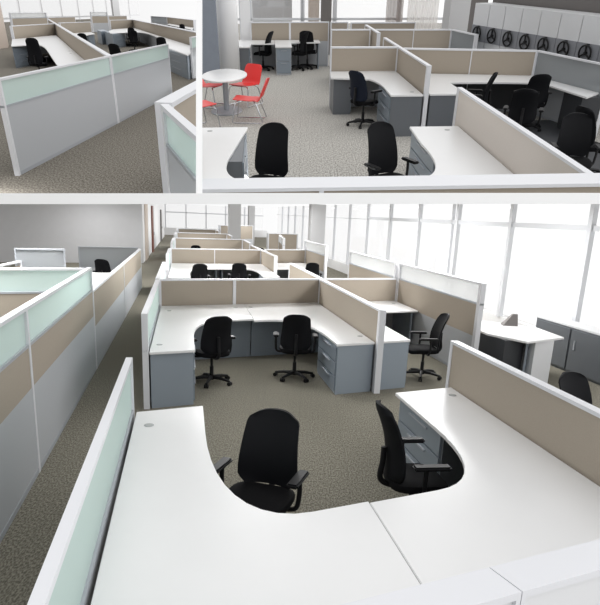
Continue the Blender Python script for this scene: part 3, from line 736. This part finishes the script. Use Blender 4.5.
# windows
for k in range(9):
    w0 = -8 + 7.5 * k
    o = struct(R, 'window_%d' % (k + 1), rect(R, 104, 104.1, w0, w0 + 7.5, .6, 4.5), 'window')
    bm = bmesh.new(); rect(R, 103.8, 104.3, w0 - .15, w0 + .15, .0, 4.5, bm); rect(R, 103.8, 104.3, w0, w0 + 7.5, .4, .6, bm)
    f = new_obj('window_frame', bm, 'pier', None, R); f.parent = o; f.matrix_basis.identity()
struct(R, 'trim_1', rect(R, 47, 49.5, -4.2, -2.75, 0, 4.5), 'beigewall')
struct(R, 'trim_2', rect(R, 75, 77, 29.5, 32.5, 0, 4.5), 'pier')

# =================================================================== finish the upper rooms against the dividing walls
def plane(p, q, inside):
    n = wray(*p).cross(wray(*q)).normalized()
    return -n if n.dot(wray(*inside)) > 0 else n               # points out of the room
CUT = {LFT: [plane((196, 50), (196, 150), (100, 100)), plane((50, 193.5), (150, 193.5), (100, 100))],
       RGT: [plane((202, 50), (202, 150), (400, 100)), plane((250, 193.0), (550, 193.0), (400, 100))]}
bpy.context.view_layer.update()
for o, R in list(ROOMOF.items()):
    if R not in CUT or o.type != 'MESH': continue
    mw = o.matrix_world; own = False; gone = False
    for n in CUT[R]:
        ds = [(mw @ v.co - EYE).dot(n) for v in o.data.vertices]
        if not ds or max(ds) < 1e-4: continue
        if min(ds) > -1e-4: gone = True; break
        if not own: o.data = o.data.copy(); own = True
        bm = bmesh.new(); bm.from_mesh(o.data); inv = mw.inverted()
        pc = inv @ EYE; pn = (mw.to_3x3().transposed() @ n).normalized()
        g = bmesh.ops.bisect_plane(bm, geom=bm.verts[:] + bm.edges[:] + bm.faces[:], dist=1e-5, plane_co=pc, plane_no=pn, clear_outer=True)
        es = [e for e in g['geom_cut'] if isinstance(e, bmesh.types.BMEdge) and e.is_valid]
        try: bmesh.ops.holes_fill(bm, edges=es, sides=0)
        except Exception: pass
        if len(bm.faces) == 0: gone = True
        bm.to_mesh(o.data); bm.free()
        if gone: break
    if gone:
        for c in kids(o):
            if c.name in bpy.data.objects: bpy.data.objects.remove(c, do_unlink=True)
        bpy.data.objects.remove(o, do_unlink=True)
for o in [o for o in bpy.data.objects if o.type == 'EMPTY' and not kids(o)]:
    bpy.data.objects.remove(o, do_unlink=True)

# the white dividing boards between the rooms (thin, edge-on)
def board(name, p, q, d0, d1, th):
    a, b = wray(*p), wray(*q); n = a.cross(b).normalized(); ax = LOW.M @ Vector((0, 0, -1))
    pts = [EYE + a * d0 / a.dot(ax), EYE + b * d0 / b.dot(ax), EYE + b * d1 / b.dot(ax), EYE + a * d1 / a.dot(ax)]
    bm = bmesh.new()
    lo = [bm.verts.new(v - n * th / 2) for v in pts]; hi = [bm.verts.new(v + n * th / 2) for v in pts]
    bm.faces.new(lo[::-1]); bm.faces.new(hi)
    for i in range(4): bm.faces.new((lo[i], lo[(i + 1) % 4], hi[(i + 1) % 4], hi[i]))
    o = new_obj(name, bm, 'board'); o['kind'] = 'structure'
D0 = 4.0
board('wall_between', (-60, 198.7), (660, 198.7), D0, 4.6, 10.3 * D0 / F)
board('wall_upper', (199.2, -60), (199.2, 196), D0, 4.6, 6.2 * D0 / F)

# ------------------------------------------------------------------ light
w = bpy.data.worlds.new('daylight'); bpy.context.scene.world = w; w.use_nodes = True
w.node_tree.nodes['Background'].inputs[0].default_value = (1, 1, 1, 1)
nt = w.node_tree                                   # overcast sky, brighter on the window side
tc = nt.nodes.new('ShaderNodeTexCoord'); dp = nt.nodes.new('ShaderNodeVectorMath'); dp.operation = 'DOT_PRODUCT'
dp.inputs[1].default_value = Vector((.93, .12, .35)).normalized()
mr = nt.nodes.new('ShaderNodeMapRange'); mr.inputs['From Min'].default_value = -.5; mr.inputs['From Max'].default_value = 1.0
mr.inputs['To Min'].default_value = .56; mr.inputs['To Max'].default_value = 1.35
nt.links.new(tc.outputs['Generated'], dp.inputs[0]); nt.links.new(dp.outputs['Value'], mr.inputs['Value'])
nt.links.new(mr.outputs[0], nt.nodes['Background'].inputs[1])
R = LOW                                            # unseen fill lamps added to brighten the lower room
for u, e in ((9.6, 110), (13.9, 120), (17.2, 110), (22.5, 100), (28.5, 75), (36, 75), (45, 80)):
    for w_ in (-3.4, 1.1, 5.2):
        ld = bpy.data.lights.new('fill_lamp', 'AREA'); ld.shape = 'RECTANGLE'; ld.size = 1.3; ld.size_y = 1.3; ld.energy = e
        lo = bpy.data.objects.new('fill_lamp', ld); COL.objects.link(lo); lo.location = R.P(u, w_, 2.95)
sc = bpy.context.scene
sc.view_settings.view_transform = 'Standard'; sc.view_settings.look = 'None'
sc.view_settings.exposure = 0.2; sc.view_settings.gamma = 1.0; sc.view_settings.use_curve_mapping = False
